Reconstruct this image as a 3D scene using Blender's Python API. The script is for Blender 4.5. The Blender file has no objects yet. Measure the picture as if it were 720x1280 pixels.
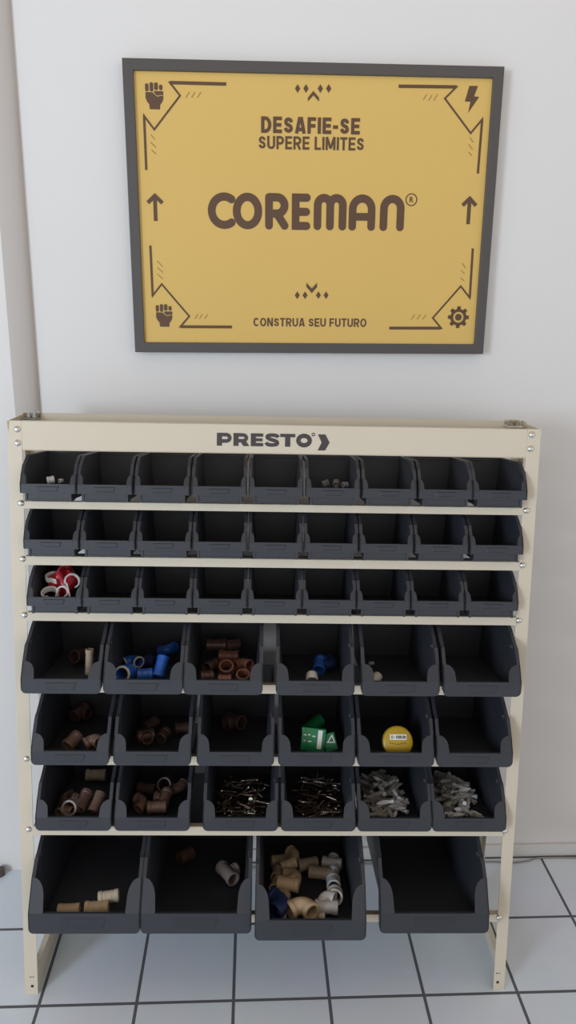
import bpy, bmesh, math, random
from mathutils import Matrix, Vector

S = bpy.context.scene
COL = S.collection
PI = math.pi
R = math.radians
random.seed(7)

# ------------------------------------------------------------------ camera, light, exposure
cam_data = bpy.data.cameras.new('camera')
cam = bpy.data.objects.new('camera', cam_data)
COL.objects.link(cam)
cam.matrix_world = Matrix(((0.998942, -0.001927, -0.045954, 0.0),
                           (-0.043835, 0.262662, -0.963892, -1.64368),
                           (0.013928, 0.964886, 0.262300, 1.38949),
                           (0, 0, 0, 1)))
cam_data.sensor_fit = 'VERTICAL'
cam_data.sensor_height = 36.0
cam_data.lens = 26.207
cam_data.clip_start = 0.02
S.camera = cam

world = bpy.data.worlds.new('world')
S.world = world
world.use_nodes = True
nt_ = world.node_tree
bg = nt_.nodes['Background']
tc_ = nt_.nodes.new('ShaderNodeTexCoord')
sp_ = nt_.nodes.new('ShaderNodeSeparateXYZ')
rp_ = nt_.nodes.new('ShaderNodeValToRGB')
nt_.links.new(tc_.outputs['Generated'], sp_.inputs['Vector'])
nt_.links.new(sp_.outputs['Z'], rp_.inputs['Fac'])
rp_.color_ramp.elements[0].position = 0.0
rp_.color_ramp.elements[0].color = (0.93, 0.94, 0.95, 1)      # cool light of the room at eye level
rp_.color_ramp.elements[1].position = 0.75
rp_.color_ramp.elements[1].color = (0.42, 0.34, 0.27, 1)     # warmer bounce from the ceiling
nt_.links.new(rp_.outputs['Color'], bg.inputs['Color'])
bg.inputs['Strength'].default_value = 0.98


def area_light(name, loc, target, sx, sy, power, color):
    d = bpy.data.lights.new(name, 'AREA')
    d.shape = 'RECTANGLE'
    d.size, d.size_y = sx, sy
    d.energy = power
    d.color = color
    o = bpy.data.objects.new(name, d)
    COL.objects.link(o)
    o.location = loc
    o.rotation_euler = (Vector(target) - Vector(loc)).to_track_quat('-Z', 'Y').to_euler()
    return o


# daylight of the window to the left of the photographer
area_light('window_daylight', (-3.3, -3.9, 1.55), (0.1, -0.1, 0.5), 1.0, 1.6, 92, (0.80, 0.93, 1.08))
# added warm fill from overhead, tints the upper wall
area_light('warm_overhead_fill', (0.3, -1.1, 2.75), (0.3, -0.6, 0.0), 1.0, 1.0, 2.5, (1.0, 0.76, 0.55))

S.view_settings.view_transform = 'Standard'
S.view_settings.look = 'None'
S.view_settings.exposure = 0.0
S.view_settings.gamma = 1.0
S.view_settings.use_curve_mapping = False


# ------------------------------------------------------------------ materials
def mat(name, color, rough=0.5, metal=0.0, spec=0.5, var=0.0, vscale=40, bump=0.0, bscale=200, coat=0.0):
    m = bpy.data.materials.new(name)
    m.use_nodes = True
    nt = m.node_tree
    b = nt.nodes['Principled BSDF']
    b.inputs['Base Color'].default_value = (*color, 1)
    b.inputs['Roughness'].default_value = rough
    b.inputs['Metallic'].default_value = metal
    b.inputs['Specular IOR Level'].default_value = spec
    b.inputs['Coat Weight'].default_value = coat
    tc = nt.nodes.new('ShaderNodeTexCoord')
    if var:
        n = nt.nodes.new('ShaderNodeTexNoise')
        n.inputs['Scale'].default_value = vscale
        n.inputs['Detail'].default_value = 4
        nt.links.new(tc.outputs['Object'], n.inputs['Vector'])
        mx = nt.nodes.new('ShaderNodeMix')
        mx.data_type = 'RGBA'
        mx.inputs['A'].default_value = (*[c * (1 - var) for c in color], 1)
        mx.inputs['B'].default_value = (*[min(1, c * (1 + var)) for c in color], 1)
        nt.links.new(n.outputs['Fac'], mx.inputs['Factor'])
        nt.links.new(mx.outputs['Result'], b.inputs['Base Color'])
    if bump:
        n2 = nt.nodes.new('ShaderNodeTexNoise')
        n2.inputs['Scale'].default_value = bscale
        n2.inputs['Detail'].default_value = 3
        nt.links.new(tc.outputs['Object'], n2.inputs['Vector'])
        bp = nt.nodes.new('ShaderNodeBump')
        bp.inputs['Strength'].default_value = bump
        bp.inputs['Distance'].default_value = 0.002
        nt.links.new(n2.outputs['Fac'], bp.inputs['Height'])
        nt.links.new(bp.outputs['Normal'], b.inputs['Normal'])
    return m


M = {
    'wall': mat('wall_paint', (0.74, 0.73, 0.72), 0.75, spec=0.2, var=0.03, vscale=2.5, bump=0.10, bscale=60),
    'trim': mat('trim_shade_tone', (0.50, 0.46, 0.43), 0.6, var=0.03, vscale=6, bump=0.08, bscale=60),  # greyer than the wall: shade of the rounded edge put into the colour
    'baseboard': mat('baseboard_paint', (0.68, 0.68, 0.66), 0.45, var=0.03, vscale=8),
    'beige': mat('beige_painted_steel', (0.65, 0.585, 0.465), 0.42, var=0.03, vscale=9, bump=0.05, bscale=350),
    'zinc': mat('zinc_plated_steel', (0.72, 0.72, 0.70), 0.28, metal=1.0, var=0.08, vscale=120),
    'dull_zinc': mat('dull_zinc', (0.33, 0.32, 0.29), 0.5, metal=0.8, var=0.3, vscale=160),
    'hole': mat('dark_hole', (0.03, 0.03, 0.03), 0.8, var=0.1),
    'bin': mat('black_plastic', (0.033, 0.037, 0.047), 0.45, spec=0.5, var=0.12, vscale=25, bump=0.12, bscale=420),
    'bin_slot': mat('black_plastic_smooth', (0.030, 0.034, 0.043), 0.42, spec=0.5, var=0.1, vscale=30, bump=0.05, bscale=420),
    'frame': mat('dark_frame_lacquer', (0.075, 0.068, 0.064), 0.45, var=0.06, vscale=14, bump=0.04, bscale=120),
    'print_yellow': mat('printed_yellow_panel', (0.68, 0.455, 0.125), 0.5, var=0.03, vscale=5),
    'print_brown': mat('printed_brown_ink', (0.105, 0.052, 0.026), 0.55, var=0.05, vscale=30),
    'print_hatch': mat('printed_ochre_ink', (0.30, 0.17, 0.04), 0.55, var=0.05, vscale=30),
    'logo_ink': mat('printed_charcoal_ink', (0.055, 0.043, 0.045), 0.5, var=0.05, vscale=30),
    'cable': mat('grey_cable_sheath', (0.27, 0.265, 0.25), 0.5, var=0.06, vscale=50),
    'plug': mat('brown_plug', (0.10, 0.08, 0.07), 0.5, var=0.1, vscale=60),
    # goods in the bins
    'brown_dark': mat('pvc_dark_brown', (0.095, 0.052, 0.040), 0.35, var=0.08, vscale=60),
    'brown': mat('pvc_brown', (0.19, 0.115, 0.085), 0.33, var=0.08, vscale=60),
    'terracotta': mat('pvc_reddish_brown', (0.27, 0.115, 0.075), 0.35, var=0.08, vscale=60),
    'greybrown': mat('pvc_grey_brown', (0.27, 0.22, 0.20), 0.33, var=0.08, vscale=60),
    'tan': mat('pvc_tan', (0.42, 0.33, 0.24), 0.4, var=0.06, vscale=60),
    'beige_pvc': mat('pvc_beige', (0.56, 0.43, 0.27), 0.4, var=0.06, vscale=60),
    'cream': mat('pvc_cream', (0.68, 0.62, 0.50), 0.4, var=0.05, vscale=60),
    'offwhite': mat('pvc_off_white', (0.58, 0.55, 0.50), 0.4, var=0.05, vscale=60),
    'white': mat('pvc_white', (0.80, 0.79, 0.76), 0.35, var=0.03, vscale=60),
    'greywhite': mat('pvc_grey_white', (0.62, 0.63, 0.64), 0.35, var=0.05, vscale=60),
    'grey': mat('zinc_grey_part', (0.45, 0.44, 0.42), 0.4, var=0.1, vscale=90),
    'darkgrey': mat('dark_grey_part', (0.20, 0.19, 0.19), 0.4, var=0.1, vscale=90),
    'blue': mat('pvc_blue', (0.025, 0.12, 0.50), 0.3, var=0.08, vscale=60),
    'navy': mat('pvc_navy', (0.018, 0.03, 0.11), 0.35, var=0.1, vscale=60),
    'red': mat('red_plastic', (0.55, 0.025, 0.045), 0.3, var=0.15, vscale=50, bump=0.3, bscale=70),
    'green': mat('green_packaging', (0.008, 0.20, 0.065), 0.3, var=0.1, vscale=60),
    'yellow': mat('yellow_tape', (0.50, 0.33, 0.02), 0.35, var=0.05, vscale=60),
    'label': mat('white_label', (0.82, 0.82, 0.80), 0.5, var=0.02, vscale=60),
    'ink': mat('black_ink', (0.03, 0.03, 0.03), 0.5, var=0.05, vscale=60),
    'screw': mat('bright_steel', (0.80, 0.74, 0.66), 0.25, metal=1.0, var=0.1, vscale=150),
    'screw_dark': mat('blackened_steel', (0.10, 0.065, 0.05), 0.38, metal=0.7, var=0.2, vscale=150),
    'anchor': mat('grey_nylon', (0.36, 0.35, 0.33), 0.45, var=0.06, vscale=90),
    'anchor_white': mat('pale_grey_nylon', (0.80, 0.82, 0.84), 0.4, var=0.05, vscale=90),
}


def tile_material():
    m = bpy.data.materials.new('white_floor_tiles')
    m.use_nodes = True
    nt = m.node_tree
    b = nt.nodes['Principled BSDF']
    tc = nt.nodes.new('ShaderNodeTexCoord')
    mp = nt.nodes.new('ShaderNodeMapping')
    mp.inputs['Location'].default_value = (0.4399, 0.2105, 0)
    nt.links.new(tc.outputs['Object'], mp.inputs['Vector'])
    br = nt.nodes.new('ShaderNodeTexBrick')
    br.offset = 0.0
    br.squash = 1.0
    br.inputs['Scale'].default_value = 1.0
    br.inputs['Brick Width'].default_value = 0.2
    br.inputs['Row Height'].default_value = 0.2
    br.inputs['Mortar Size'].default_value = 0.0036
    br.inputs['Mortar Smooth'].default_value = 0.15
    br.inputs['Bias'].default_value = 0.0
    br.inputs['Color1'].default_value = (0.75, 0.83, 0.93, 1)
    br.inputs['Color2'].default_value = (0.77, 0.85, 0.95, 1)
    br.inputs['Mortar'].default_value = (0.115, 0.125, 0.145, 1)
    nt.links.new(mp.outputs['Vector'], br.inputs['Vector'])
    nz = nt.nodes.new('ShaderNodeTexNoise')
    nz.inputs['Scale'].default_value = 7
    nz.inputs['Detail'].default_value = 5
    nt.links.new(tc.outputs['Object'], nz.inputs['Vector'])
    mx = nt.nodes.new('ShaderNodeMix')
    mx.data_type = 'RGBA'
    mx.blend_type = 'MULTIPLY'
    mx.inputs['Factor'].default_value = 0.12
    nt.links.new(br.outputs['Color'], mx.inputs['A'])
    nt.links.new(nz.outputs['Color'], mx.inputs['B'])
    nt.links.new(mx.outputs['Result'], b.inputs['Base Color'])
    rr = nt.nodes.new('ShaderNodeMapRange')
    rr.inputs['To Min'].default_value = 0.22
    rr.inputs['To Max'].default_value = 0.8
    nt.links.new(br.outputs['Fac'], rr.inputs['Value'])
    nt.links.new(rr.outputs['Result'], b.inputs['Roughness'])
    bp = nt.nodes.new('ShaderNodeBump')
    bp.invert = True
    bp.inputs['Strength'].default_value = 0.5
    bp.inputs['Distance'].default_value = 0.0015
    nt.links.new(br.outputs['Fac'], bp.inputs['Height'])
    nt.links.new(bp.outputs['Normal'], b.inputs['Normal'])
    return m


M['tiles'] = tile_material()


# ------------------------------------------------------------------ mesh helpers
class MB:
    """collects shapes and links them as ONE mesh object"""

    def __init__(self):
        self.v, self.f = [], []

    def add(self, verts, faces):
        n = len(self.v)
        self.v += [tuple(p) for p in verts]
        self.f += [tuple(i + n for i in f) for f in faces]
        return self

    def ppd(self, o, a, b, c):
        o, a, b, c = map(Vector, (o, a, b, c))
        vs = [o, o + a, o + a + b, o + b, o + c, o + a + c, o + a + b + c, o + b + c]
        return self.add(vs, [(3, 2, 1, 0), (4, 5, 6, 7), (0, 1, 5, 4), (1, 2, 6, 5), (2, 3, 7, 6), (3, 0, 4, 7)])

    def box(self, x0, x1, y0, y1, z0, z1):
        return self.ppd((x0, y0, z0), (x1 - x0, 0, 0), (0, y1 - y0, 0), (0, 0, z1 - z0))

    def prism(self, front, back):
        n = len(front)
        fs = [tuple(range(n)), tuple(range(2 * n - 1, n - 1, -1))]
        fs += [(i, i + n, (i + 1) % n + n, (i + 1) % n) for i in range(n)]
        return self.add(list(front) + list(back), fs)

    def flat(self, pts2, y):
        return self.add([(x, y, z) for x, z in pts2], [tuple(range(len(pts2)))])

    def lathe(self, prof, mtx=None, n=20, closed=True):
        """prof: (r, z) loop turned about z"""
        mtx = mtx or Matrix()
        vs, fs = [], []
        k = len(prof)
        for i in range(n):
            a = 2 * PI * i / n
            for r, z in prof:
                vs.append(mtx @ Vector((r * math.cos(a), r * math.sin(a), z)))
        for i in range(n):
            j = (i + 1) % n
            for q in range(k if closed else k - 1):
                w = (q + 1) % k
                fs.append((i * k + q, j * k + q, j * k + w, i * k + w))
        return self.add(vs, fs)

    def sweep(self, path, r, n=10, caps=True, r_in=None):
        pts = [Vector(p) for p in path]
        m = len(pts)
        frames = []
        up = None
        for i in range(m):
            t = (pts[min(i + 1, m - 1)] - pts[max(i - 1, 0)]).normalized()
            if up is None:
                up = t.orthogonal().normalized()
            up = (up - t * up.dot(t)).normalized()
            frames.append((up, t.cross(up)))

        def ring(rad):
            return [[pts[i] + (frames[i][0] * math.cos(2 * PI * k / n) + frames[i][1] * math.sin(2 * PI * k / n)) * rad
                     for k in range(n)] for i in range(m)]
        rings = [ring(r)]
        if r_in:
            rings.append(ring(r_in))
        for rg in rings:
            fs = [(i * n + k, i * n + (k + 1) % n, (i + 1) * n + (k + 1) % n, (i + 1) * n + k)
                  for i in range(m - 1) for k in range(n)]
            self.add([p for q in rg for p in q], fs)
        if r_in:
            for i in (0, m - 1):
                self.add(rings[0][i] + rings[1][i], [(k, (k + 1) % n, n + (k + 1) % n, n + k) for k in range(n)])
        elif caps:
            for i in (0, m - 1):
                self.add(rings[0][i], [tuple(range(n))])
        return self

    def ribbon(self, pts, w, y, closed=False, caps=False):
        """flat stroke of width w along 2-D points, mitred"""
        P = [Vector(p) for p in pts]
        n = len(P)
        L, Rr = [], []
        for i in range(n):
            a = P[i - 1] if (i > 0 or closed) else None
            b = P[(i + 1) % n] if (i < n - 1 or closed) else None
            d1 = (P[i] - a).normalized() if a is not None else None
            d2 = (b - P[i]).normalized() if b is not None else None
            d1 = d1 or d2
            d2 = d2 or d1
            n1, n2 = Vector((-d1.y, d1.x)), Vector((-d2.y, d2.x))
            mt = (n1 + n2)
            mt = n1 if mt.length < 1e-4 else mt.normalized()
            k = w / 2 / max(0.3, mt.dot(n1))
            L.append(P[i] + mt * k)
            Rr.append(P[i] - mt * k)
        vs = [(p.x, y, p.y) for p in L + Rr]
        fs = [(i, (i + 1) % n, n + (i + 1) % n, n + i) for i in range(n if closed else n - 1)]
        self.add(vs, fs)
        if caps:
            for p, q in ((P[0], P[1]), (P[-1], P[-2])):
                d = (p - q).normalized()
                a0 = math.atan2(d.y, d.x)
                arc = [(p.x + math.cos(a0 + t) * w / 2, p.y + math.sin(a0 + t) * w / 2)
                       for t in [PI * (k / 10 - 0.5) for k in range(11)]]
                self.flat(arc, y)
        return self

    def mesh(self, name, smooth=None):
        me = bpy.data.meshes.new(name)
        me.from_pydata(self.v, [], self.f)
        bm = bmesh.new()
        bm.from_mesh(me)
        bmesh.ops.remove_doubles(bm, verts=bm.verts, dist=1e-6)
        bmesh.ops.recalc_face_normals(bm, faces=bm.faces)
        bm.to_mesh(me)
        bm.free()
        if smooth:
            me.polygons.foreach_set('use_smooth', [True] * len(me.polygons))
            me.set_sharp_from_angle(angle=R(smooth))
        me.update()
        return me

    def build(self, name, material, parent=None, smooth=None, bevel=0.0):
        me = self.mesh(name, smooth)
        me.materials.append(material)
        o = bpy.data.objects.new(name, me)
        COL.objects.link(o)
        if parent is not None:
            o.parent = parent
        if bevel:
            bv = o.modifiers.new('bevel', 'BEVEL')
            bv.width = bevel
            bv.segments = 2
            bv.limit_method = 'ANGLE'
            bv.angle_limit = R(40)
        return o


def tag(o, label=None, cat=None, group=None, kind=None):
    if label:
        o['label'] = label
    if cat:
        o['category'] = cat
    if group:
        o['group'] = group
    if kind:
        o['kind'] = kind
    return o


def thing(name, label, cat, mtx, group=None):
    o = bpy.data.objects.new(name, None)
    o.empty_display_size = 0.02
    COL.objects.link(o)
    o.matrix_world = mtx
    return tag(o, label, cat, group)


def copy_tree(o, parent=None):
    c = o.copy()
    COL.objects.link(c)
    if parent is not None:
        c.parent = parent
        c.matrix_parent_inverse = o.matrix_parent_inverse.copy()
    for ch in list(o.children):
        copy_tree(ch, c)
    return c


def T(x, y, z):
    return Matrix.Translation((x, y, z))


def text_mesh(body, x0, z0, x1, z1, y, bold=0.0):
    """lettering of the built-in font fitted into a rectangle, thickened by struck-over copies"""
    cu = bpy.data.curves.new('lettering', 'FONT')
    cu.body = body
    cu.resolution_u = 4
    tmp = bpy.data.objects.new('lettering', cu)
    COL.objects.link(tmp)
    me = bpy.data.meshes.new_from_object(tmp.evaluated_get(bpy.context.evaluated_depsgraph_get()))
    bpy.data.objects.remove(tmp)
    xs = [v.co.x for v in me.vertices]
    ys = [v.co.y for v in me.vertices]
    ax, bx, ay, by = min(xs), max(xs), min(ys), max(ys)
    mb = MB()
    d = bold
    offs = [(0, 0)] if not d else [(-d, 0), (d, 0), (0, d * 0.6), (0, -d * 0.6), (0, 0)]
    x0, x1, z0, z1 = x0 + d, x1 - d, z0 + d * 0.6, z1 - d * 0.6
    for i, (dx, dz) in enumerate(offs):
        mb.add([(x0 + dx + (v.co.x - ax) / (bx - ax) * (x1 - x0), y - 0.00012 * i, z0 + dz + (v.co.y - ay) / (by - ay) * (z1 - z0))
                for v in me.vertices], [tuple(p.vertices) for p in me.polygons])
    bpy.data.meshes.remove(me)
    return mb


def arc(cx, cz, rx, rz, a0, a1, n=16):
    return [(cx + rx * math.cos(R(a0 + (a1 - a0) * i / n)), cz + rz * math.sin(R(a0 + (a1 - a0) * i / n)))
            for i in range(n + 1)]


def spline(pts, n=8):
    out = []
    P = [pts[0]] + list(pts) + [pts[-1]]
    for i in range(1, len(P) - 2):
        p0, p1, p2, p3 = P[i - 1], P[i], P[i + 1], P[i + 2]
        for k in range(n):
            t = k / n
            out.append(tuple(0.5 * (2 * b + (c - a) * t + (2 * a - 5 * b + 4 * c - d) * t * t
                                    + (3 * b - a - 3 * c + d) * t ** 3)
                             for a, b, c, d in zip(p0, p1, p2, p3)))
    out.append(tuple(pts[-1]))
    return out


def caps_line(text, x0, z0, x1, z1, y, stroke):
    """a line of plain grotesque capitals drawn with even strokes inside a rectangle"""
    h = z1 - z0
    wd = {'D': .72, 'E': .62, 'S': .68, 'A': .76, 'F': .60, 'I': stroke / h, '-': .36, 'U': .72, 'P': .68, 'R': .72,
          'L': .58, 'M': .90, 'T': .66, 'C': .74, 'O': .80, 'N': .74, ' ': .24}
    gap = 0.12 * h
    tot = sum(wd[c] * h for c in text) + gap * (len(text) - 1)
    fx = (x1 - x0) / tot
    mb = MB()
    cx = x0
    a = stroke / 2
    for c in text:
        W = wd[c] * h * fx
        Lf, Rt, B, Tp, m = a, W - a, a, h - a, h / 2
        stem = [(Lf, 0), (Lf, h)]
        st = []
        if c == 'D':
            k = W * .42
            st = [stem, [(Lf, Tp), (k, Tp)] + arc(k, m, Rt - k, m - a, 80, -80, 12) + [(k, B), (Lf, B)]]
        elif c == 'E':
            st = [stem, [(Lf, Tp), (W, Tp)], [(Lf, m), (W * .93, m)], [(Lf, B), (W, B)]]
        elif c == 'F':
            st = [stem, [(Lf, Tp), (W, Tp)], [(Lf, m * .96), (W * .93, m * .96)]]
        elif c == 'L':
            st = [stem, [(Lf, B), (W, B)]]
        elif c == 'I':
            st = [stem]
        elif c == '-':
            st = [[(0, m * .86), (W, m * .86)]]
        elif c == 'T':
            st = [[(0, Tp), (W, Tp)], [(W / 2, 0), (W / 2, h - a)]]
        elif c in 'PR':
            k = W * .5
            zb = h * (.44 if c == 'P' else .46)
            st = [stem, [(Lf, Tp), (k, Tp)] + arc(k, (Tp + zb) / 2, Rt - k, (Tp - zb) / 2, 80, -80, 10) + [(k, zb), (Lf, zb)]]
            if c == 'R':
                st.append([(W * .48, zb), (W - a * 1.05, 0)])
        elif c == 'A':
            st = [[(a * .95, 0), (W / 2 - a * .35, h)], [(W - a * .95, 0), (W / 2 + a * .35, h)], [(W * .22, h * .25), (W * .78, h * .25)]]
        elif c == 'U':
            r = (W - stroke) / 2
            st = [[(Lf, h)] + arc(W / 2, B + r, r, r, 180, 360, 12) + [(Rt, h)]]
        elif c == 'M':
            st = [stem, [(Rt, 0), (Rt, h)], [(a * 1.1, h), (W / 2, h * .12)], [(W - a * 1.1, h), (W / 2, h * .12)]]
        elif c == 'N':
            st = [stem, [(Rt, 0), (Rt, h)], [(a * 1.1, h), (W - a * 1.1, 0)]]
        elif c == 'C':
            st = [arc(W / 2, m, W / 2 - a, m - a, 42, 318, 24)]
        elif c == 'O':
            st = [arc(W / 2, m, W / 2 - a, m - a, 0, 360, 30)[:-1]]
        elif c == 'S':
            q = [(.93, .70), (.84, .85), (.50, .93), (.18, .86), (.10, .70), (.24, .57), (.52, .50), (.80, .42), (.92, .28), (.84, .13), (.50, .07), (.16, .14), (.06, .30)]
            st = [spline([(a + u * (W - 2 * a), a * .8 + v * (h - 1.6 * a)) for u, v in q], 5)]
        for i, p in enumerate(st):
            mb.ribbon([(cx + u, z0 + v) for u, v in p], stroke, y - 0.00012 * i, closed=(c == 'O'))
        cx += W + gap * fx
    return mb


# ------------------------------------------------------------------ the room
fl = MB().box(-3.0, 3.2, -4.5, 0.25, -0.06, 0.0).build('floor', M['tiles'])
tag(fl, kind='structure')
wb = MB().box(-3.0, 3.2, 0.0, 0.2, 0.0, 2.75).build('wall_back', M['wall'])
tag(wb, kind='structure')
wl = MB().box(-3.0, -0.512, -0.019, 0.0, 0.0, 2.75).build('wall_left', M['wall'])
tag(wl, kind='structure')
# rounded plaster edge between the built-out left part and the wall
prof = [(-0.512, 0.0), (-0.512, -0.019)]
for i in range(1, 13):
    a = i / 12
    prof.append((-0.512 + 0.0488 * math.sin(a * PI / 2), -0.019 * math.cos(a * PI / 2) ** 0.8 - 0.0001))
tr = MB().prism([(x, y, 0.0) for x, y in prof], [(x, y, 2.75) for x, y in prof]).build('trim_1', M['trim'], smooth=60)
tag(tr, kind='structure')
bb = MB().box(-0.46, 3.2, -0.009, 0.0, 0.0, 0.036).build('baseboard_back', M['baseboard'], bevel=0.002)
tag(bb, kind='structure')

# cables lying along the foot of the wall
c1 = spline([(1.3, -0.013), (0.95, -0.02), (0.769, -0.016), (0.722, -0.026), (0.68, -0.031), (0.61, -0.027), (0.45, -0.032),
             (0.25, -0.024), (0.0, -0.03), (-0.2, -0.024), (-0.42, -0.034)])
ca = MB().sweep([(x, y, 0.0022) for x, y in c1], 0.0022, 8).build('cable', M['cable'], smooth=60)
tag(ca, 'thin grey cable lying on the tiles along the foot of the wall behind the rack', 'cable')
pr = thing('cable_plug', 'small brown plug on the floor at the foot of the wall, far left', 'plug', T(-0.638, -0.036, 0))
MB().lathe([(0, 0), (0.011, 0), (0.012, 0.004), (0.010, 0.018), (0.006, 0.021), (0, 0.021)], n=16, closed=False).build('plug_body', M['plug'], pr, smooth=40)
MB().sweep([(0, 0, 0.012), (-0.03, 0.004, 0.006), (-0.08, 0.008, 0.004), (-0.2, 0.006, 0.004)], 0.0035, 8).build('cord', M['cable'], pr, smooth=60)


# ------------------------------------------------------------------ the framed poster
PW, PH = 0.744, 0.5525
poster = thing('framed_poster', 'yellow poster in a dark frame hanging on the white wall above the rack', 'poster',
               T(-0.2508, 0.0, 1.2978) @ Matrix.Rotation(R(-0.35), 4, 'Y'))
OX, OZ = 0.0, 0.0


def PT(p):
    # photographed poster points straightened onto the panel
    return (p[0], p[1] + 0.0)


fw = 0.0205
mb = MB()
out = [(0, 0), (PW, 0), (PW, PH), (0, PH)]
inn = [(fw, fw), (PW - fw, fw), (PW - fw, PH - fw), (fw, PH - fw)]
yo, yb, yi = -0.025, -0.001, -0.0185
for i in range(4):
    j = (i + 1) % 4
    a, b, c, d = out[i], out[j], inn[j], inn[i]
    mb.prism([(p[0], yo, p[1]) for p in (a, b, c, d)], [(p[0], yb, p[1]) for p in (a, b, c, d)])
mb.build('frame', M['frame'], poster, bevel=0.0012)
panel = MB().box(fw - 0.002, PW - fw + 0.002, yi, -0.006, fw - 0.002, PH - fw + 0.002).build('print_panel', M['print_yellow'], poster)
yp = yi - 0.0006


def bits(name, mb):
    return mb.build(name, M['print_brown'], panel)


caps_line('DESAFIE-SE', 0.2666, 0.4272, 0.4630, 0.4570, yp, 0.0066).build('heading_lettering', M['print_brown'], panel)
caps_line('SUPERE LIMITES', 0.2612, 0.3980, 0.4725, 0.4220, yp, 0.0044).build('subheading_lettering', M['print_brown'], panel)
caps_line('CONSTRUA SEU FUTURO', 0.2498, 0.0548, 0.4895, 0.0722, yp, 0.0032).build('slogan_lettering', M['print_brown'], panel)

# big rounded word: heavy strokes with round ends
H0, H1 = 0.2472, 0.3166
sw = 0.0156
hh = sw / 2
b0, b1 = H0 + hh, H1 - hh
zm = (b0 + b1) / 2
LX = [(0.1584, 0.2070), (0.2090, 0.2685), (0.2746, 0.3221), (0.3289, 0.3670), (0.3738, 0.4407), (0.4455, 0.5002), (0.5098, 0.5600)]
word = MB()
x0, x1 = LX[0]
word.ribbon(arc(x0 + hh + 0.0255, zm, 0.0255, (b1 - b0) / 2, 55, 305, 28), sw, yp, caps=True)
x0, x1 = LX[1]
word.ribbon(arc((x0 + x1) / 2, zm, (x1 - x0) / 2 - hh, (b1 - b0) / 2, 0, 360, 40)[:-1], sw, yp, closed=True)
x0, x1 = LX[2]
x0 += hh
rz = (b1 - zm + 0.004) / 2
word.ribbon([(x0, b0), (x0, b1)], sw, yp, caps=True)
word.ribbon([(x0, b1), (x0 + 0.016, b1)] + arc(x0 + 0.016, b1 - rz, 0.0155, rz, 90, -90, 14)[1:] + [(x0, b1 - 2 * rz)], sw, yp - 0.0004, caps=True)
word.ribbon([(x0 + 0.016, b1 - 2 * rz), (x1 - hh, b0)], sw, yp - 0.0002, caps=True)
x0, x1 = LX[3]
word.ribbon([(x1 - hh, b1), (x0 + hh, b1), (x0 + hh, b0), (x1 - hh, b0)], sw, yp, caps=True)
word.ribbon([(x0 + hh, zm), (x1 - hh - 0.001, zm)], sw, yp - 0.0002, caps=True)


def arch(x0, x1, y):
    a, b = x0 + hh, x1 - hh
    rx = (b - a) / 2
    return [(a, b0)] + arc((a + b) / 2, b1 - rx * 1.05, rx, rx * 1.05, 180, 0, 16) + [(b, b0)]


x0, x1 = LX[4]
xm = (x0 + x1) / 2
word.ribbon(arch(x0, xm + hh, yp), sw, yp, caps=True)
word.ribbon(arch(xm - hh, x1, yp), sw, yp - 0.0002, caps=True)
x0, x1 = LX[5]
word.ribbon(arch(x0, x1, yp), sw, yp, caps=True)
word.ribbon([(x0 + hh, zm - 0.008), (x1 - hh, zm - 0.008)], sw * 0.95, yp - 0.0002)
x0, x1 = LX[6]
word.ribbon(arch(x0, x1, yp), sw, yp, caps=True)
bits('brand_lettering', word)
reg = text_mesh('R', 0.5695, 0.3042, 0.5775, 0.3148, yp, 0.0003)
reg.ribbon(arc(0.5733, 0.3093, 0.0112, 0.0112, 0, 360, 28)[:-1], 0.0021, yp, closed=True)
bits('registered_mark', reg)

corner = {
    'TL': [(0.1987, 0.5116), (0.0896, 0.5114), (0.1086, 0.4891), (0.0563, 0.4277), (0.0374, 0.4517), (0.0376, 0.3539)],
    'TR': [(0.5373, 0.5164), (0.6521, 0.5180), (0.6306, 0.4969), (0.6867, 0.4357), (0.7081, 0.4612), (0.7069, 0.3614)],
    'BL': [(0.0399, 0.2116), (0.0407, 0.1133), (0.0602, 0.1365), (0.1154, 0.0727), (0.0962, 0.0513), (0.2044, 0.0521)],
    'BR': [(0.7071, 0.2175), (0.7079, 0.1186), (0.6870, 0.1418), (0.6313, 0.0762), (0.6505, 0.0555), (0.5389, 0.0541)]}
for k, pts in corner.items():
    mb = MB()
    hz = pts[:2] if k[0] == 'T' else pts[4:]
    vt = pts[4:] if k[0] == 'T' else pts[:2]
    mb.ribbon(pts, 0.0036, yp)
    mb.ribbon(hz, 0.0060, yp - 0.0002)
    mb.ribbon(vt, 0.0046, yp - 0.0002)
    bits('corner_line', mb)
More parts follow.
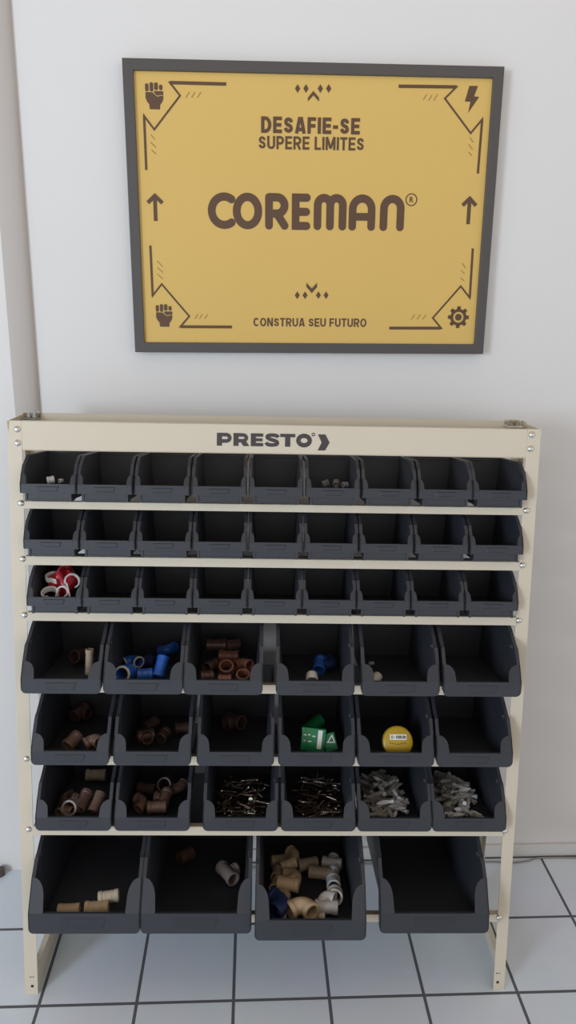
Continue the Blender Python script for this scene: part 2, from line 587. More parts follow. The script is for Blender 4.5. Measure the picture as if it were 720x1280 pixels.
hatch = {
    'TL': [(0.1197, 0.4856), (0.127, 0.4959), (0.131, 0.4859), (0.1376, 0.4962), (0.1422, 0.4861), (0.1494, 0.4965), (0.0489, 0.4185), (0.0571, 0.4096), (0.0484, 0.4047), (0.0589, 0.3952), (0.0494, 0.3911), (0.0585, 0.3829)],
    'TR': [(0.5875, 0.4933), (0.5941, 0.5037), (0.5983, 0.4923), (0.6048, 0.5027), (0.6084, 0.4925), (0.6157, 0.5043), (0.6853, 0.4278), (0.6933, 0.4192), (0.6839, 0.4153), (0.6929, 0.4059), (0.685, 0.4012), (0.6924, 0.3942)],
    'BL': [(0.0527, 0.1819), (0.0636, 0.1707), (0.0523, 0.1691), (0.0638, 0.1594), (0.0519, 0.1564), (0.0628, 0.1466), (0.1268, 0.0679), (0.1336, 0.0777), (0.1364, 0.068), (0.1435, 0.0778), (0.147, 0.0682), (0.1541, 0.0771)],
    'BR': [(0.6866, 0.188), (0.695, 0.1781), (0.6855, 0.1736), (0.6934, 0.1665), (0.6857, 0.1592), (0.6939, 0.152), (0.585, 0.0726), (0.5922, 0.0831), (0.5974, 0.0727), (0.6045, 0.0832), (0.6092, 0.0729), (0.617, 0.0825)]}
for k, p in hatch.items():
    for i0 in (0, 6):
        mb = MB()
        for i in range(i0, i0 + 6, 2):
            mb.ribbon([p[i], p[i + 1]], 0.0013, yp)
        mb.build('hatch_marks', M['print_hatch'], panel)


def rrect(x0, z0, x1, z1, r):
    return (arc(x1 - r, z1 - r, r, r, 0, 90, 5) + arc(x0 + r, z1 - r, r, r, 90, 180, 5)
            + arc(x0 + r, z0 + r, r, r, 180, 270, 5) + arc(x1 - r, z0 + r, r, r, 270, 360, 5))


def fist(x0, z0, x1, z1):
    s, t = (x1 - x0) / 120.0, (z1 - z0) / 183.0

    def q(x, z):
        return (x0 + x * s, z1 - z * t)
    mb = MB()
    for fx0, fx1, top, bot in ((0, 23, 8, 62), (30, 54, 0, 62), (60, 85, 0, 52), (92, 115, 14, 52)):
        a, b = q(fx0, bot), q(fx1, top)
        mb.flat(rrect(a[0], a[1], b[0], b[1], 10 * s), yp)
    mb.flat([q(*p) for p in ((2, 66), (47, 67), (58, 78), (70, 90), (84, 97), (84, 183), (26, 183), (24, 150), (8, 128), (0, 104))], yp)
    mb.flat([q(*p) for p in ((84, 97), (96, 90), (118, 88), (118, 112), (110, 132), (96, 152), (94, 183), (84, 183))], yp)
    mb.flat([q(*p) for p in ((55, 62), (66, 58), (116, 58), (120, 66), (118, 84), (94, 85), (82, 90), (70, 84))], yp)
    bits('fist_emblem', mb)


fist(0.0414, 0.4638, 0.0765, 0.5110)
fist(0.0461, 0.0507, 0.0805, 0.0965)
bl = MB()
bp_ = [(0.6779, 0.5205), (0.6952, 0.5209), (0.6887, 0.5022), (0.6989, 0.5012), (0.6789, 0.4722), (0.6822, 0.4923), (0.6709, 0.4928)]
bl.flat([bp_[0], bp_[1], bp_[2], bp_[5], bp_[6]], yp)
bl.flat([bp_[2], bp_[3], bp_[4], bp_[5]], yp)
bits('lightning_emblem', bl)
gear = MB()
gx, gz = 0.6862, 0.0784
gear.ribbon(arc(gx, gz, 0.0142, 0.0142, 0, 360, 32)[:-1], 0.0062, yp, closed=True)
gear.flat(arc(gx, gz, 0.0072, 0.0072, 0, 360, 24)[:-1], yp)
for k in range(8):
    a = k * PI / 4
    u, v = Vector((math.cos(a), math.sin(a))), Vector((-math.sin(a), math.cos(a)))
    c = Vector((gx, gz))
    gear.flat([tuple(c + u * 0.0165 - v * 0.0042), tuple(c + u * 0.0226 - v * 0.0034), tuple(c + u * 0.0226 + v * 0.0034), tuple(c + u * 0.0165 + v * 0.0042)], yp)
bits('gear_emblem', gear)


def arrow(x0, z0, x1, z1):
    mb = MB()
    xm = (x0 + x1) / 2
    w = 0.0075
    mb.ribbon([(xm, z0), (xm, z1 - 0.006)], w, yp)
    mb.ribbon([(x0 + 0.002, z1 - 0.0185), (xm, z1 - 0.005), (x1 - 0.002, z1 - 0.0185)], w, yp - 0.0002)
    bits('arrow_emblem', mb)


arrow(0.0360, 0.2588, 0.0694, 0.3115)
arrow(0.6778, 0.2646, 0.7096, 0.3190)
for ds, ch in (([(0.3382, 0.5073), (0.3546, 0.5077), (0.3829, 0.5084), (0.3993, 0.5088)],
                [(0.3584, 0.4915), (0.3693, 0.504), (0.3805, 0.4926), (0.3807, 0.4854), (0.3695, 0.4961), (0.3589, 0.4852)]),
               ([(0.3418, 0.1185), (0.3582, 0.1187), (0.3862, 0.1192), (0.4023, 0.1194)],
                [(0.3603, 0.1441), (0.3721, 0.1325), (0.383, 0.1444), (0.3832, 0.1355), (0.3723, 0.1229), (0.3609, 0.1352)])):
    for x, z in ds:
        bits('diamond_mark', MB().flat([(x - 0.0052, z), (x, z + 0.0078), (x + 0.0052, z), (x, z - 0.0078)], yp))
    mb = MB()
    mb.flat([ch[0], ch[1], ch[4], ch[5]], yp)
    mb.flat([ch[1], ch[2], ch[3], ch[4]], yp)
    bits('chevron_mark', mb)


# the panel hangs a hair out of level: bring the measured print into its own axes
for c in panel.children:
    level = c.name.split('.')[0].endswith('lettering')
    for v in c.data.vertices:
        v.co.z += 0.0021 - (0.0022 if level else 0.0061 * v.co.x)

# ------------------------------------------------------------------ the rack
# local axes: x along the front, y to the back, z up the leaning uprights
RM = Matrix(((0.999734, 0.021281, 0.008915, -0.475572),
             (-0.022294, 0.990511, 0.135610, -0.381891),
             (-0.005944, -0.135773, 0.990722, 0.0),
             (0, 0, 0, 1)))
rack = thing('storage_rack', 'tall beige steel rack leaning back on the tiled floor, full of black bins', 'storage rack', RM)
BG = M['beige']
RW, TOP = 1.0169, 1.1912
UP = Vector((-0.005944, -0.135773, 0.990722))      # world vertical in rack axes
BK = Vector((-0.0223, 0.9905, 0.1356))
BK = (BK - UP * BK.dot(UP)).normalized()           # level direction to the back


def zfloor(x, y):
    return (0.005944 * x + 0.135773 * y) / 0.990722


TH = 0.0018
FLG = 0.0268
for side in (0, 1):
    x0 = 0.0 if side == 0 else RW - FLG
    xe = 0.0 if side == 0 else RW - TH
    xin = FLG if side == 0 else RW - FLG
    zb = zfloor(x0 + FLG / 2, 0)
    mb = MB()
    if side == 0:
        mb.box(x0, x0 + FLG, 0.0, TH, zb, TOP)                       # front flange
        mb.box(xe, xe + TH, TH, 0.022, zb + 0.004, TOP - 0.004)      # side flange
    else:                                                            # this one is set a little inwards at the foot
        si, so = -0.004, -0.0075
        fr = [(x0 + si, zb), (RW + so, zb), (RW, TOP), (x0, TOP)]
        mb.prism([(x, 0.0, z) for x, z in fr], [(x, TH, z) for x, z in fr])
        sf = [(RW + so - TH, zb + 0.004), (RW + so, zb + 0.004), (RW, TOP - 0.004), (RW - TH, TOP - 0.004)]
        mb.prism([(x, TH, z) for x, z in sf], [(x, 0.022, z) for x, z in sf])
    mb.build('upright', BG, rack, bevel=0.0006)
    # rear leg, plumb
    top = Vector((x0 if side == 0 else RW - 0.02, 0.10, 1.2065))
    ln = (top.z - zfloor(top.x, 0.26)) / UP.z * 1.0
    foot = top - UP * ln
    foot += UP * (zfloor(foot.x, foot.y) - foot.z) / UP.z * 1.0
    mb = MB()
    mb.ppd(foot, (0.02, 0, 0), BK * TH, top - foot)
    mb.ppd(foot + (Vector((0, 0, 0)) if side == 0 else Vector((0.02 - TH, 0, 0))), (TH, 0, 0), BK * -0.02, top - foot)
    mb.build('rear_leg', BG, rack, bevel=0.0005)
    # foot beam along the floor, an angle on edge
    xf = FLG - TH if side == 0 else RW - 0.0075 - TH
    y0 = 0.0098
    a = Vector((xf, y0, zfloor(xf, y0)))
    e = Vector((xf, foot.y, zfloor(xf, foot.y)))
    mb = MB()
    mb.ppd(a, (TH, 0, 0), e - a, UP * 0.056)
    wl_ = -0.012
    mb.ppd(a + UP * 0.056 + Vector((TH, 0, 0)), (wl_, 0, 0), e - a, UP * -TH)
    mb.build('foot_beam', BG, rack, bevel=0.0004)
    # level arm joining the tops
    a = Vector((xe, 0.0015, TOP - 0.035))
    mb = MB()
    mb.ppd(a, (TH, 0, 0), BK * 0.10, UP * 0.034)
    mb.build('top_arm', BG, rack, bevel=0.0004)
    # dull corner bracket with two nuts
    bx = (0.006, 0.034) if side == 0 else (RW - 0.042, RW - 0.010)
    br = MB()
    c0 = Vector((bx[0], 0.07, TOP + 0.0015))
    br.ppd(c0, (bx[1] - bx[0], 0, 0), (0, 0.03, 0.004), (0, 0, TH))
    br.ppd(c0 + Vector((0, 0.028, 0.004)), (bx[1] - bx[0], 0, 0), (0, TH, 0), (0, 0, 0.013))
    bk = br.build('corner_bracket', M['dull_zinc'] if side == 0 else BG, rack, bevel=0.0004)
    for k in range(2):
        nx = bx[0] + (bx[1] - bx[0]) * (0.3 + 0.4 * k)
        MB().lathe([(0, 0), (0.0062, 0), (0.0062, 0.005), (0.003, 0.0055), (0.003, 0.011), (0, 0.011)],
                   T(nx, 0.086, TOP + 0.005), n=6, closed=False).build('nut', M['dull_zinc'], bk)

mb = MB()
mb.box(FLG, RW - FLG, 0.0, TH, 1.136, TOP)
mb.box(FLG, RW - FLG, 0.0, 0.010, TOP - TH, TOP)
mb.box(FLG, RW - FLG, 0.0, 0.012, 1.136, 1.136 + TH)
header = mb.build('header_panel', BG, rack, bevel=0.0006)
mb = MB()
mb.ppd((0.004, 0.098, 1.168), (RW - 0.008, 0, 0), (0, TH, 0), (0, 0, 0.038))
mb.ppd((0.004, 0.098, 1.2045), (RW - 0.008, 0, 0), (0, 0.012, 0), (0, 0, TH))
mb.build('rear_top_rail', BG, rack, bevel=0.0006)

RAILS = [(1.0390, 1.0240), (0.9320, 0.9140), (0.8205, 0.8030), (0.6770, 0.6580), (0.5260, 0.5065), (0.3755, 0.3555), (0.1810, 0.1630)]
for zt, zb in RAILS:
    mb = MB()
    mb.box(FLG - 0.012, RW - FLG + 0.012, TH, 2 * TH, zb, zt)
    mb.box(FLG - 0.001, RW - FLG + 0.001, 0.0, TH, zb, zt)
    mb.box(FLG, RW - FLG, 0.0, 0.013, zt - TH, zt)
    mb.build('shelf_rail', BG, rack, bevel=0.0005)
DOME = [(0, -0.0045), (0.0032, -0.0040), (0.0054, -0.0025), (0.0066, 0.0)]
dome = MB()
dome.lathe([(0.0, -0.0048), (0.0030, -0.0043), (0.0050, -0.0030), (0.0064, -0.0008), (0.0066, 0.0)], Matrix.Rotation(R(-90), 4, 'X'), n=16, closed=False)
# turn so the dome faces the front (-y)
dome.v = [(x, -abs(y), z) for x, y, z in dome.v]
bolt0 = None
spots = [(0.0185, 1.175), (0.0185, 1.149), (RW - 0.0180, 1.1805), (RW - 0.0190, 1.1535)]
for i, (zt, zb) in enumerate(RAILS):
    zc = (zt + zb) / 2
    spots += [(0.0215 - 0.004 * (i > 3), zc + 0.003), (RW - 0.0200 - 0.0012 * i, zc + 0.002)]
for x, z in spots:
    if bolt0 is None:
        bolt0 = dome.build('bolt', M['zinc'], rack, smooth=50)
        b = bolt0
    else:
        b = bolt0.copy()
        COL.objects.link(b)
    b.location = (x, 0.0, z)
for x in (0.0155, RW - 0.0225):
    mb = MB()
    zz = zfloor(x, 0)
    mb.flat(arc(x, zz + 0.0185, 0.0032, 0.0032, 0, 360, 16)[:-1], -0.0004)
    mb.flat(rrect(x - 0.005, zz + 0.0385, x - 0.001, zz + 0.0405, 0.0008), -0.0004)
    mb.flat(rrect(x + 0.001, zz + 0.0385, x + 0.004, zz + 0.0405, 0.0008), -0.0004)
    mb.build('foot_holes', M['hole'], rack)

# maker's name on the header: heavy wide capitals
mb = MB()
ly = -0.0005
Z0, Z1 = 1.1500, 1.1745
Hh_ = Z1 - Z0
st = Hh_ * 0.27
k_ = 0.2150 / 598.0                      # metres per measured unit across the logo
ux0 = 0.3950


def LXc(a):
    return ux0 + (a - 50) * k_


def letter(a, b, strokes):
    xa, xb = LXc(a), LXc(b)
    w = xb - xa
    for i, (pts, closed, wd) in enumerate(strokes):
        mb.ribbon([(xa + x * w, Z0 + z * Hh_) for x, z in pts], wd * Hh_, ly - 0.00015 * i, closed=closed)


vs = 0.17                                # half stroke in x, in letter widths
Pbowl = [(0.02, 0.86), (0.62, 0.86)] + arc(0.62, 0.615, 0.23, 0.245, 80, -80, 10) + [(0.62, 0.37), (0.02, 0.37)]
letter(50, 130, [([(vs, 0), (vs, 1)], False, 0.40), (Pbowl, False, 0.28)])
letter(137, 220, [([(vs, 0), (vs, 1)], False, 0.40), ([(0.02, 0.86), (0.60, 0.86)] + arc(0.60, 0.635, 0.23, 0.225, 80, -80, 10) + [(0.60, 0.41), (0.02, 0.41)], False, 0.27)])
xa, xw = LXc(137), LXc(220) - LXc(137)
mb.flat([(xa + u * xw, Z0 + v * Hh_) for u, v in ((0.40, 0.44), (0.76, 0.44), (1.02, 0.0), (0.64, 0.0))], ly - 0.0006)
letter(230, 295, [([(vs + 0.03, 0), (vs + 0.03, 1)], False, 0.40), ([(0.1, 0.87), (1, 0.87)], False, 0.26), ([(0.1, 0.5), (0.95, 0.5)], False, 0.23), ([(0.1, 0.13), (1, 0.13)], False, 0.26)])
letter(303, 383, [(spline([(0.88, 0.70), (0.80, 0.83), (0.50, 0.885), (0.22, 0.83), (0.18, 0.68), (0.34, 0.57), (0.62, 0.47), (0.82, 0.36), (0.80, 0.18), (0.50, 0.115), (0.20, 0.16), (0.10, 0.31)], 6), False, 0.28)])
letter(385, 465, [([(0, 0.87), (1, 0.87)], False, 0.26), ([(0.5, 0.9), (0.5, 0)], False, 0.41)])
letter(468, 556, [(arc(0.5, 0.5, 0.345, 0.365, 0, 360, 36)[:-1], True, 0.34)])
dot = [(LXc(561) + math.cos(t * PI / 8) * 0.0026, Z1 - 0.0005 + math.sin(t * PI / 8) * 0.0026) for t in range(16)]
mb.ribbon(dot, 0.0016, ly, closed=True)
mb.build('lettering', M['logo_ink'], header)
ch = [(585, 1.0), (625, 1.0), (648, 0.37), (625, -0.25), (585, -0.25), (606, 0.37)]
cp = [(LXc(a), Z0 + z * Hh_) for a, z in ch]
mb = MB()
mb.flat([cp[0], cp[1], cp[2], cp[5]], ly)
mb.flat([cp[5], cp[2], cp[3], cp[4]], ly)
mb.build('arrow_mark', M['logo_ink'], header)


CENTERS = {4: [0.106, 0.261, 0.413, 0.589, 0.753, 0.911], 5: [0.116, 0.275, 0.437, 0.596, 0.752, 0.908], 6: [0.113, 0.27, 0.447, 0.604, 0.759, 0.914], 7: [0.141, 0.362, 0.589, 0.839], 1: [0.0779, 0.1857, 0.2934, 0.4012, 0.509, 0.6168, 0.7246, 0.8323, 0.9401], 2: [0.0824, 0.1892, 0.2959, 0.4027, 0.5095, 0.6163, 0.7231, 0.8298, 0.9366], 3: [0.0859, 0.1918, 0.2977, 0.4036, 0.5095, 0.6154, 0.7213, 0.8272, 0.9331]}
FITTINGS = [
(1, 0, -0.0039, 0.0338, 0.036, 'coupling', (0.0075, 0.014), 20, 10, 'grey', 'larger grey bushing in the left end bin of the top row'),
(1, 0, 0.0161, 0.031, 0.035, 'coupling', (0.004, 0.009), 60, 0, 'grey', 'tiny grey bushing in the left end bin of the top row'),
(1, 5, -0.0078, 0.0888, 0.031, 'coupling', (0.008, 0.014), 10, 20, 'darkgrey', 'left dark grey bushing in the sixth bin of the top row'),
(1, 5, 0.0142, 0.0922, 0.031, 'coupling', (0.008, 0.013), 80, 30, 'darkgrey', 'middle dark grey bushing in the sixth bin of the top row'),
(1, 5, 0.0282, 0.0555, 0.033, 'coupling', (0.006, 0.012), 30, 0, 'darkgrey', 'right dark grey bushing in the sixth bin of the top row'),
(4, 0, -0.006, 0.1685, 0.018, 'coupling', (0.0145, 0.038), 65, -12, 'brown_dark', 'dark brown pipe coupling lying in the left end bin of the fourth row'),
(4, 0, 0.033, 0.0892, 0.033, 'coupling', (0.0085, 0.052), 0, 88, 'tan', 'pale tan pipe coupling standing upright in the left end bin of the fourth row'),
(4, 1, -0.044, 0.059, 0.021, 'coupling', (0.0165, 0.034), 76, -10, 'blue', 'blue coupling with a pale rim facing outward in the second bin of the fourth row'),
(4, 1, -0.045, 0.1345, 0.02, 'elbow', (0.0125, 0.022), 35, 10, 'blue', 'blue elbow behind the pale rimmed blue coupling'),
(4, 1, -0.008, 0.0702, 0.014, 'coupling', (0.0125, 0.03), 10, 0, 'blue', 'blue coupling lying crosswise at the front of the second bin, fourth row'),
(4, 1, -0.019, 0.147, 0.016, 'tee', (0.012, 0.034), 70, 0, 'navy', 'dark navy tee in the middle of the second bin, fourth row'),
(4, 1, 0.023, 0.0783, 0.028, 'coupling', (0.0125, 0.042), 70, 55, 'blue', 'blue coupling tilted up beside the right wall of the second bin, fourth row'),
(4, 1, 0.02, 0.1922, 0.026, 'elbow', (0.012, 0.022), -30, 20, 'blue', 'blue elbow at the back right of the second bin, fourth row'),
(4, 2, -0.026, 0.1785, 0.042, 'coupling', (0.013, 0.042), 5, 0, 'brown_dark', 'dark brown coupling lying crosswise at the back of the third bin, fourth row'),
(4, 2, 0.009, 0.1827, 0.041, 'coupling', (0.012, 0.03), 20, 0, 'brown_dark', 'short dark brown coupling at the back right of the third bin, fourth row'),
(4, 2, 0.002, 0.1648, 0.022, 'coupling', (0.013, 0.042), -5, 0, 'terracotta', 'reddish brown coupling lying crosswise in the middle of the third bin, fourth row'),
(4, 2, 0.001, 0.0957, 0.018, 'coupling', (0.0155, 0.024), -90, 52, 'terracotta', 'reddish coupling with mouth tilted up, centre of the third bin, fourth row'),
(4, 2, 0.031, 0.1259, 0.018, 'elbow', (0.012, 0.02), 40, 10, 'terracotta', 'reddish brown elbow at the right of the third bin, fourth row'),
(4, 2, 0.036, 0.0664, 0.012, 'coupling', (0.0145, 0.018), -90, 60, 'terracotta', 'reddish bushing, mouth up, behind the lip of the third bin, fourth row'),
(4, 2, -0.032, 0.1231, 0.015, 'coupling', (0.012, 0.034), 60, 0, 'brown_dark', 'dark brown coupling at the left of the third bin, fourth row'),
(4, 2, -0.037, 0.0693, 0.012, 'coupling', (0.011, 0.026), 15, 0, 'brown_dark', 'short dark brown coupling at the front left of the third bin, fourth row'),
(4, 2, 0.0, 0.0574, 0.01, 'coupling', (0.0095, 0.026), 0, 0, 'terracotta', 'small reddish brown coupling lying behind the lip of the third bin, fourth row'),
(4, 3, -0.003, 0.0639, 0.014, 'cap', (0.0125, 0.022), 90, 30, 'white', 'white round pipe cap in the fourth bin of the fourth row'),
(4, 3, 0.017, 0.1249, 0.018, 'coupling', (0.0135, 0.036), 80, 20, 'blue', 'blue coupling in the fourth bin of the fourth row'),
(4, 3, 0.04, 0.1355, 0.018, 'elbow', (0.0125, 0.022), 20, 5, 'navy', 'dark blue elbow behind the blue coupling in the fourth bin of the fourth row'),
(4, 4, -0.037, 0.065, 0.013, 'cap', (0.011, 0.022), 30, 40, 'offwhite', 'off-white pipe cap at the left of the fifth bin of the fourth row'),
(4, 4, -0.033, 0.1729, 0.006, 'coupling', (0.004, 0.012), 20, 0, 'offwhite', 'tiny off-white bushing at the left wall of the fifth bin of the fourth row'),
(5, 0, -0.034, 0.2129, 0.02, 'tee', (0.0145, 0.042), 65, 10, 'brown_dark', 'dark brown tee at the back of the left end bin of the fifth row'),
(5, 0, -0.013, 0.0697, 0.018, 'coupling', (0.0145, 0.034), 60, 20, 'brown', 'brown coupling at the front of the left end bin of the fifth row'),
(5, 0, 0.031, 0.0615, 0.022, 'elbow', (0.0135, 0.022), 30, 20, 'brown', 'shiny brown elbow at the right of the left end bin of the fifth row'),
(5, 1, -0.026, 0.1551, 0.018, 'coupling', (0.0125, 0.03), 40, 15, 'brown_dark', 'dark brown coupling at the back centre of the second bin, fifth row'),
(5, 1, 0.008, 0.1034, 0.016, 'coupling', (0.0125, 0.028), 70, 10, 'brown_dark', 'dark brown coupling at the right of the second bin, fifth row'),
(5, 1, -0.026, 0.0828, 0.025, 'tee', (0.012, 0.034), 20, 0, 'brown_dark', 'dark brown tee at the left of the second bin, fifth row'),
(5, 1, 0.042, 0.1422, 0.015, 'coupling', (0.012, 0.03), 10, 0, 'brown_dark', 'dark brown coupling against the right wall of the second bin, fifth row'),
(5, 2, -0.01, 0.17, 0.02, 'tee', (0.0155, 0.052), -48, 8, 'brown_dark', 'dark brown tee lying alone and aslant in the third bin, fifth row'),
(6, 0, -0.017, 0.0549, 0.022, 'coupling', (0.0165, 0.032), 82, -14, 'greybrown', 'tan coupling with open mouth facing out in the left end bin, sixth row'),
(6, 0, 0.002, 0.074, 0.024, 'tee', (0.0135, 0.044), 75, 25, 'brown', 'brown tee in the middle of the left end bin, sixth row'),
(6, 0, 0.032, 0.0713, 0.022, 'coupling', (0.0125, 0.042), 70, 40, 'brown', 'brown coupling tilted up at the right of the left end bin, sixth row'),
(6, 0, -0.001, 0.2018, 0.016, 'coupling', (0.013, 0.044), 2, 0, 'tan', 'tan coupling lying crosswise at the back of the left end bin, sixth row'),
(6, 0, -0.041, 0.0968, 0.015, 'elbow', (0.0125, 0.02), 120, 10, 'brown_dark', 'dark brown elbow at the left of the left end bin, sixth row'),
(6, 0, -0.031, 0.052, 0.013, 'elbow', (0.011, 0.018), 60, 0, 'brown', 'small brown elbow behind the lip of the left end bin, sixth row'),
(6, 1, 0.009, 0.1433, 0.026, 'coupling', (0.0165, 0.036), 80, -20, 'brown_dark', 'dark brown coupling with open mouth at the back right of the second bin, sixth row'),
(6, 1, 0.034, 0.1372, 0.02, 'elbow', (0.0125, 0.022), -20, 20, 'brown', 'brown elbow at the right wall of the second bin, sixth row'),
(6, 1, 0.013, 0.0924, 0.02, 'tee', (0.013, 0.04), 80, 20, 'brown', 'brown tee at the centre right of the second bin, sixth row'),
(6, 1, -0.034, 0.076, 0.018, 'elbow', (0.0125, 0.022), 60, 20, 'brown', 'brown elbow at the left of the second bin, sixth row'),
(6, 1, 0.0, 0.0636, 0.016, 'coupling', (0.0135, 0.04), 5, 0, 'brown', 'reddish brown coupling lying crosswise at the front of the second bin, sixth row'),
(6, 1, -0.033, 0.1407, 0.016, 'coupling', (0.013, 0.04), -15, 0, 'brown_dark', 'dark brown coupling lying at the back left of the second bin, sixth row'),
(7, 0, -0.045, 0.0546, 0.013, 'coupling', (0.0125, 0.044), 3, 0, 'beige', 'leftmost of three beige couplings in the left end bin of the bottom row'),
(7, 0, 0.012, 0.0554, 0.016, 'coupling', (0.0145, 0.048), 4, 0, 'beige', 'middle one of three beige couplings in the left end bin of the bottom row'),
(7, 0, 0.032, 0.0769, 0.026, 'coupling', (0.0135, 0.042), 8, 4, 'cream', 'palest and topmost coupling in the left end bin of the bottom row'),
(7, 1, 0.053, 0.1624, 0.024, 'tee', (0.0155, 0.056), -58, 0, 'greybrown', 'grey brown tee lying alone in the second bin of the bottom row'),
(7, 1, -0.047, 0.2349, 0.02, 'coupling', (0.015, 0.036), 40, 0, 'brown_dark', 'dark brown coupling shaded at the back of the second bin, bottom row'),
(7, 2, -0.057, 0.2368, 0.018, 'coupling', (0.0145, 0.04), 10, 0, 'beige', 'beige coupling at the back left corner of the third bin, bottom row'),
(7, 2, -0.028, 0.2382, 0.025, 'elbow', (0.0145, 0.022), 40, 20, 'beige', 'beige elbow at the back of the third bin, bottom row, right of the corner coupling'),
(7, 2, -0.04, 0.1998, 0.032, 'coupling', (0.0135, 0.036), 25, 10, 'beige', 'beige coupling on top of the beige heap, near its back'),
(7, 2, -0.063, 0.1858, 0.02, 'coupling', (0.0135, 0.034), 80, 0, 'tan', 'tan coupling at the left side of the beige heap'),
(7, 2, -0.03, 0.1651, 0.028, 'elbow', (0.0155, 0.026), -20, 10, 'beige', 'beige elbow at the right side of the beige heap'),
(7, 2, -0.041, 0.134, 0.03, 'coupling', (0.0155, 0.046), -12, 0, 'beige', 'largest beige coupling on the front of the beige heap'),
(7, 2, -0.065, 0.1491, 0.018, 'coupling', (0.0135, 0.036), 75, 0, 'beige', 'beige coupling at the front left of the beige heap'),
(7, 2, -0.048, 0.1196, 0.014, 'elbow', (0.0125, 0.024), -40, 0, 'tan', 'tan elbow curving at the foot of the beige heap'),
(7, 2, 0.005, 0.2247, 0.018, 'coupling', (0.0145, 0.046), 15, 0, 'tan', 'tan coupling at the back centre of the third bin, bottom row'),
(7, 2, 0.032, 0.1919, 0.018, 'coupling', (0.0145, 0.05), -12, 0, 'tan', 'tan coupling in front of the back centre one in the third bin, bottom row'),
(7, 2, 0.061, 0.2247, 0.02, 'tee', (0.0135, 0.044), -15, 0, 'offwhite', 'off-white tee at the back right of the third bin, bottom row'),
(7, 2, 0.061, 0.186, 0.02, 'coupling', (0.013, 0.024), 85, 10, 'greywhite', 'small grey white coupling at the far end of the white pipe row'),
(7, 2, 0.058, 0.1516, 0.022, 'coupling', (0.0155, 0.034), 88, -4, 'greywhite', 'ribbed grey white coupling in the middle of the white pipe row'),
(7, 2, 0.057, 0.1095, 0.021, 'coupling', (0.0175, 0.03), 85, -16, 'white', 'white coupling with open mouth at the near end of the white pipe row'),
(7, 2, 0.036, 0.0917, 0.026, 'elbow', (0.0125, 0.02), 60, 30, 'greywhite', 'grey white elbow beside the white open mouthed coupling'),
(7, 2, 0.037, 0.0749, 0.018, 'tee', (0.0145, 0.048), -6, 0, 'greywhite', 'grey white tee lying behind the lip of the third bin, bottom row'),
(7, 2, -0.018, 0.0636, 0.026, 'elbow', (0.0195, 0.03), 30, 10, 'beige', 'big beige elbow at the front of the third bin, bottom row'),
(7, 2, -0.061, 0.0655, 0.03, 'elbow', (0.0195, 0.032), 50, 0, 'navy', 'dark navy elbow at the front left of the third bin, bottom row'),
(7, 2, -0.064, 0.0625, 0.009, 'coupling', (0.009, 0.036), 0, 0, 'offwhite', 'off-white coupling behind the lip at the front left of the third bin, bottom row'),
(7, 2, 0.018, 0.0614, 0.008, 'coupling', (0.008, 0.03), 0, 0, 'offwhite', 'off-white coupling behind the lip at the centre of the third bin, bottom row'),
]


# ------------------------------------------------------------------ the bins
SPEC = {
    'small': dict(W=0.1045, D=0.165, H=0.085, lip=0.0305, zlow=0.0135, tab=0.050, tw=0.011, yt=0.008, kink=(0.018, 0.066), full=(0.045, 0.083), taper=0.84, band=0.007, rim=0.0035),
    'medium': dict(W=0.1510, D=0.245, H=0.120, lip=0.0280, zlow=0.0, tab=0.059, tw=0.024, yt=0.014, kink=(0.030, 0.086), full=(0.085, 0.121), taper=0.86, band=0.012, rim=0.004),
    'large': dict(W=0.2200, D=0.340, H=0.165, lip=0.0430, zlow=0.0, tab=0.101, tw=0.028, yt=0.028, kink=(0.052, 0.128), full=(0.115, 0.165), taper=0.88, band=0.014, rim=0.005)}
t_ = 0.0024


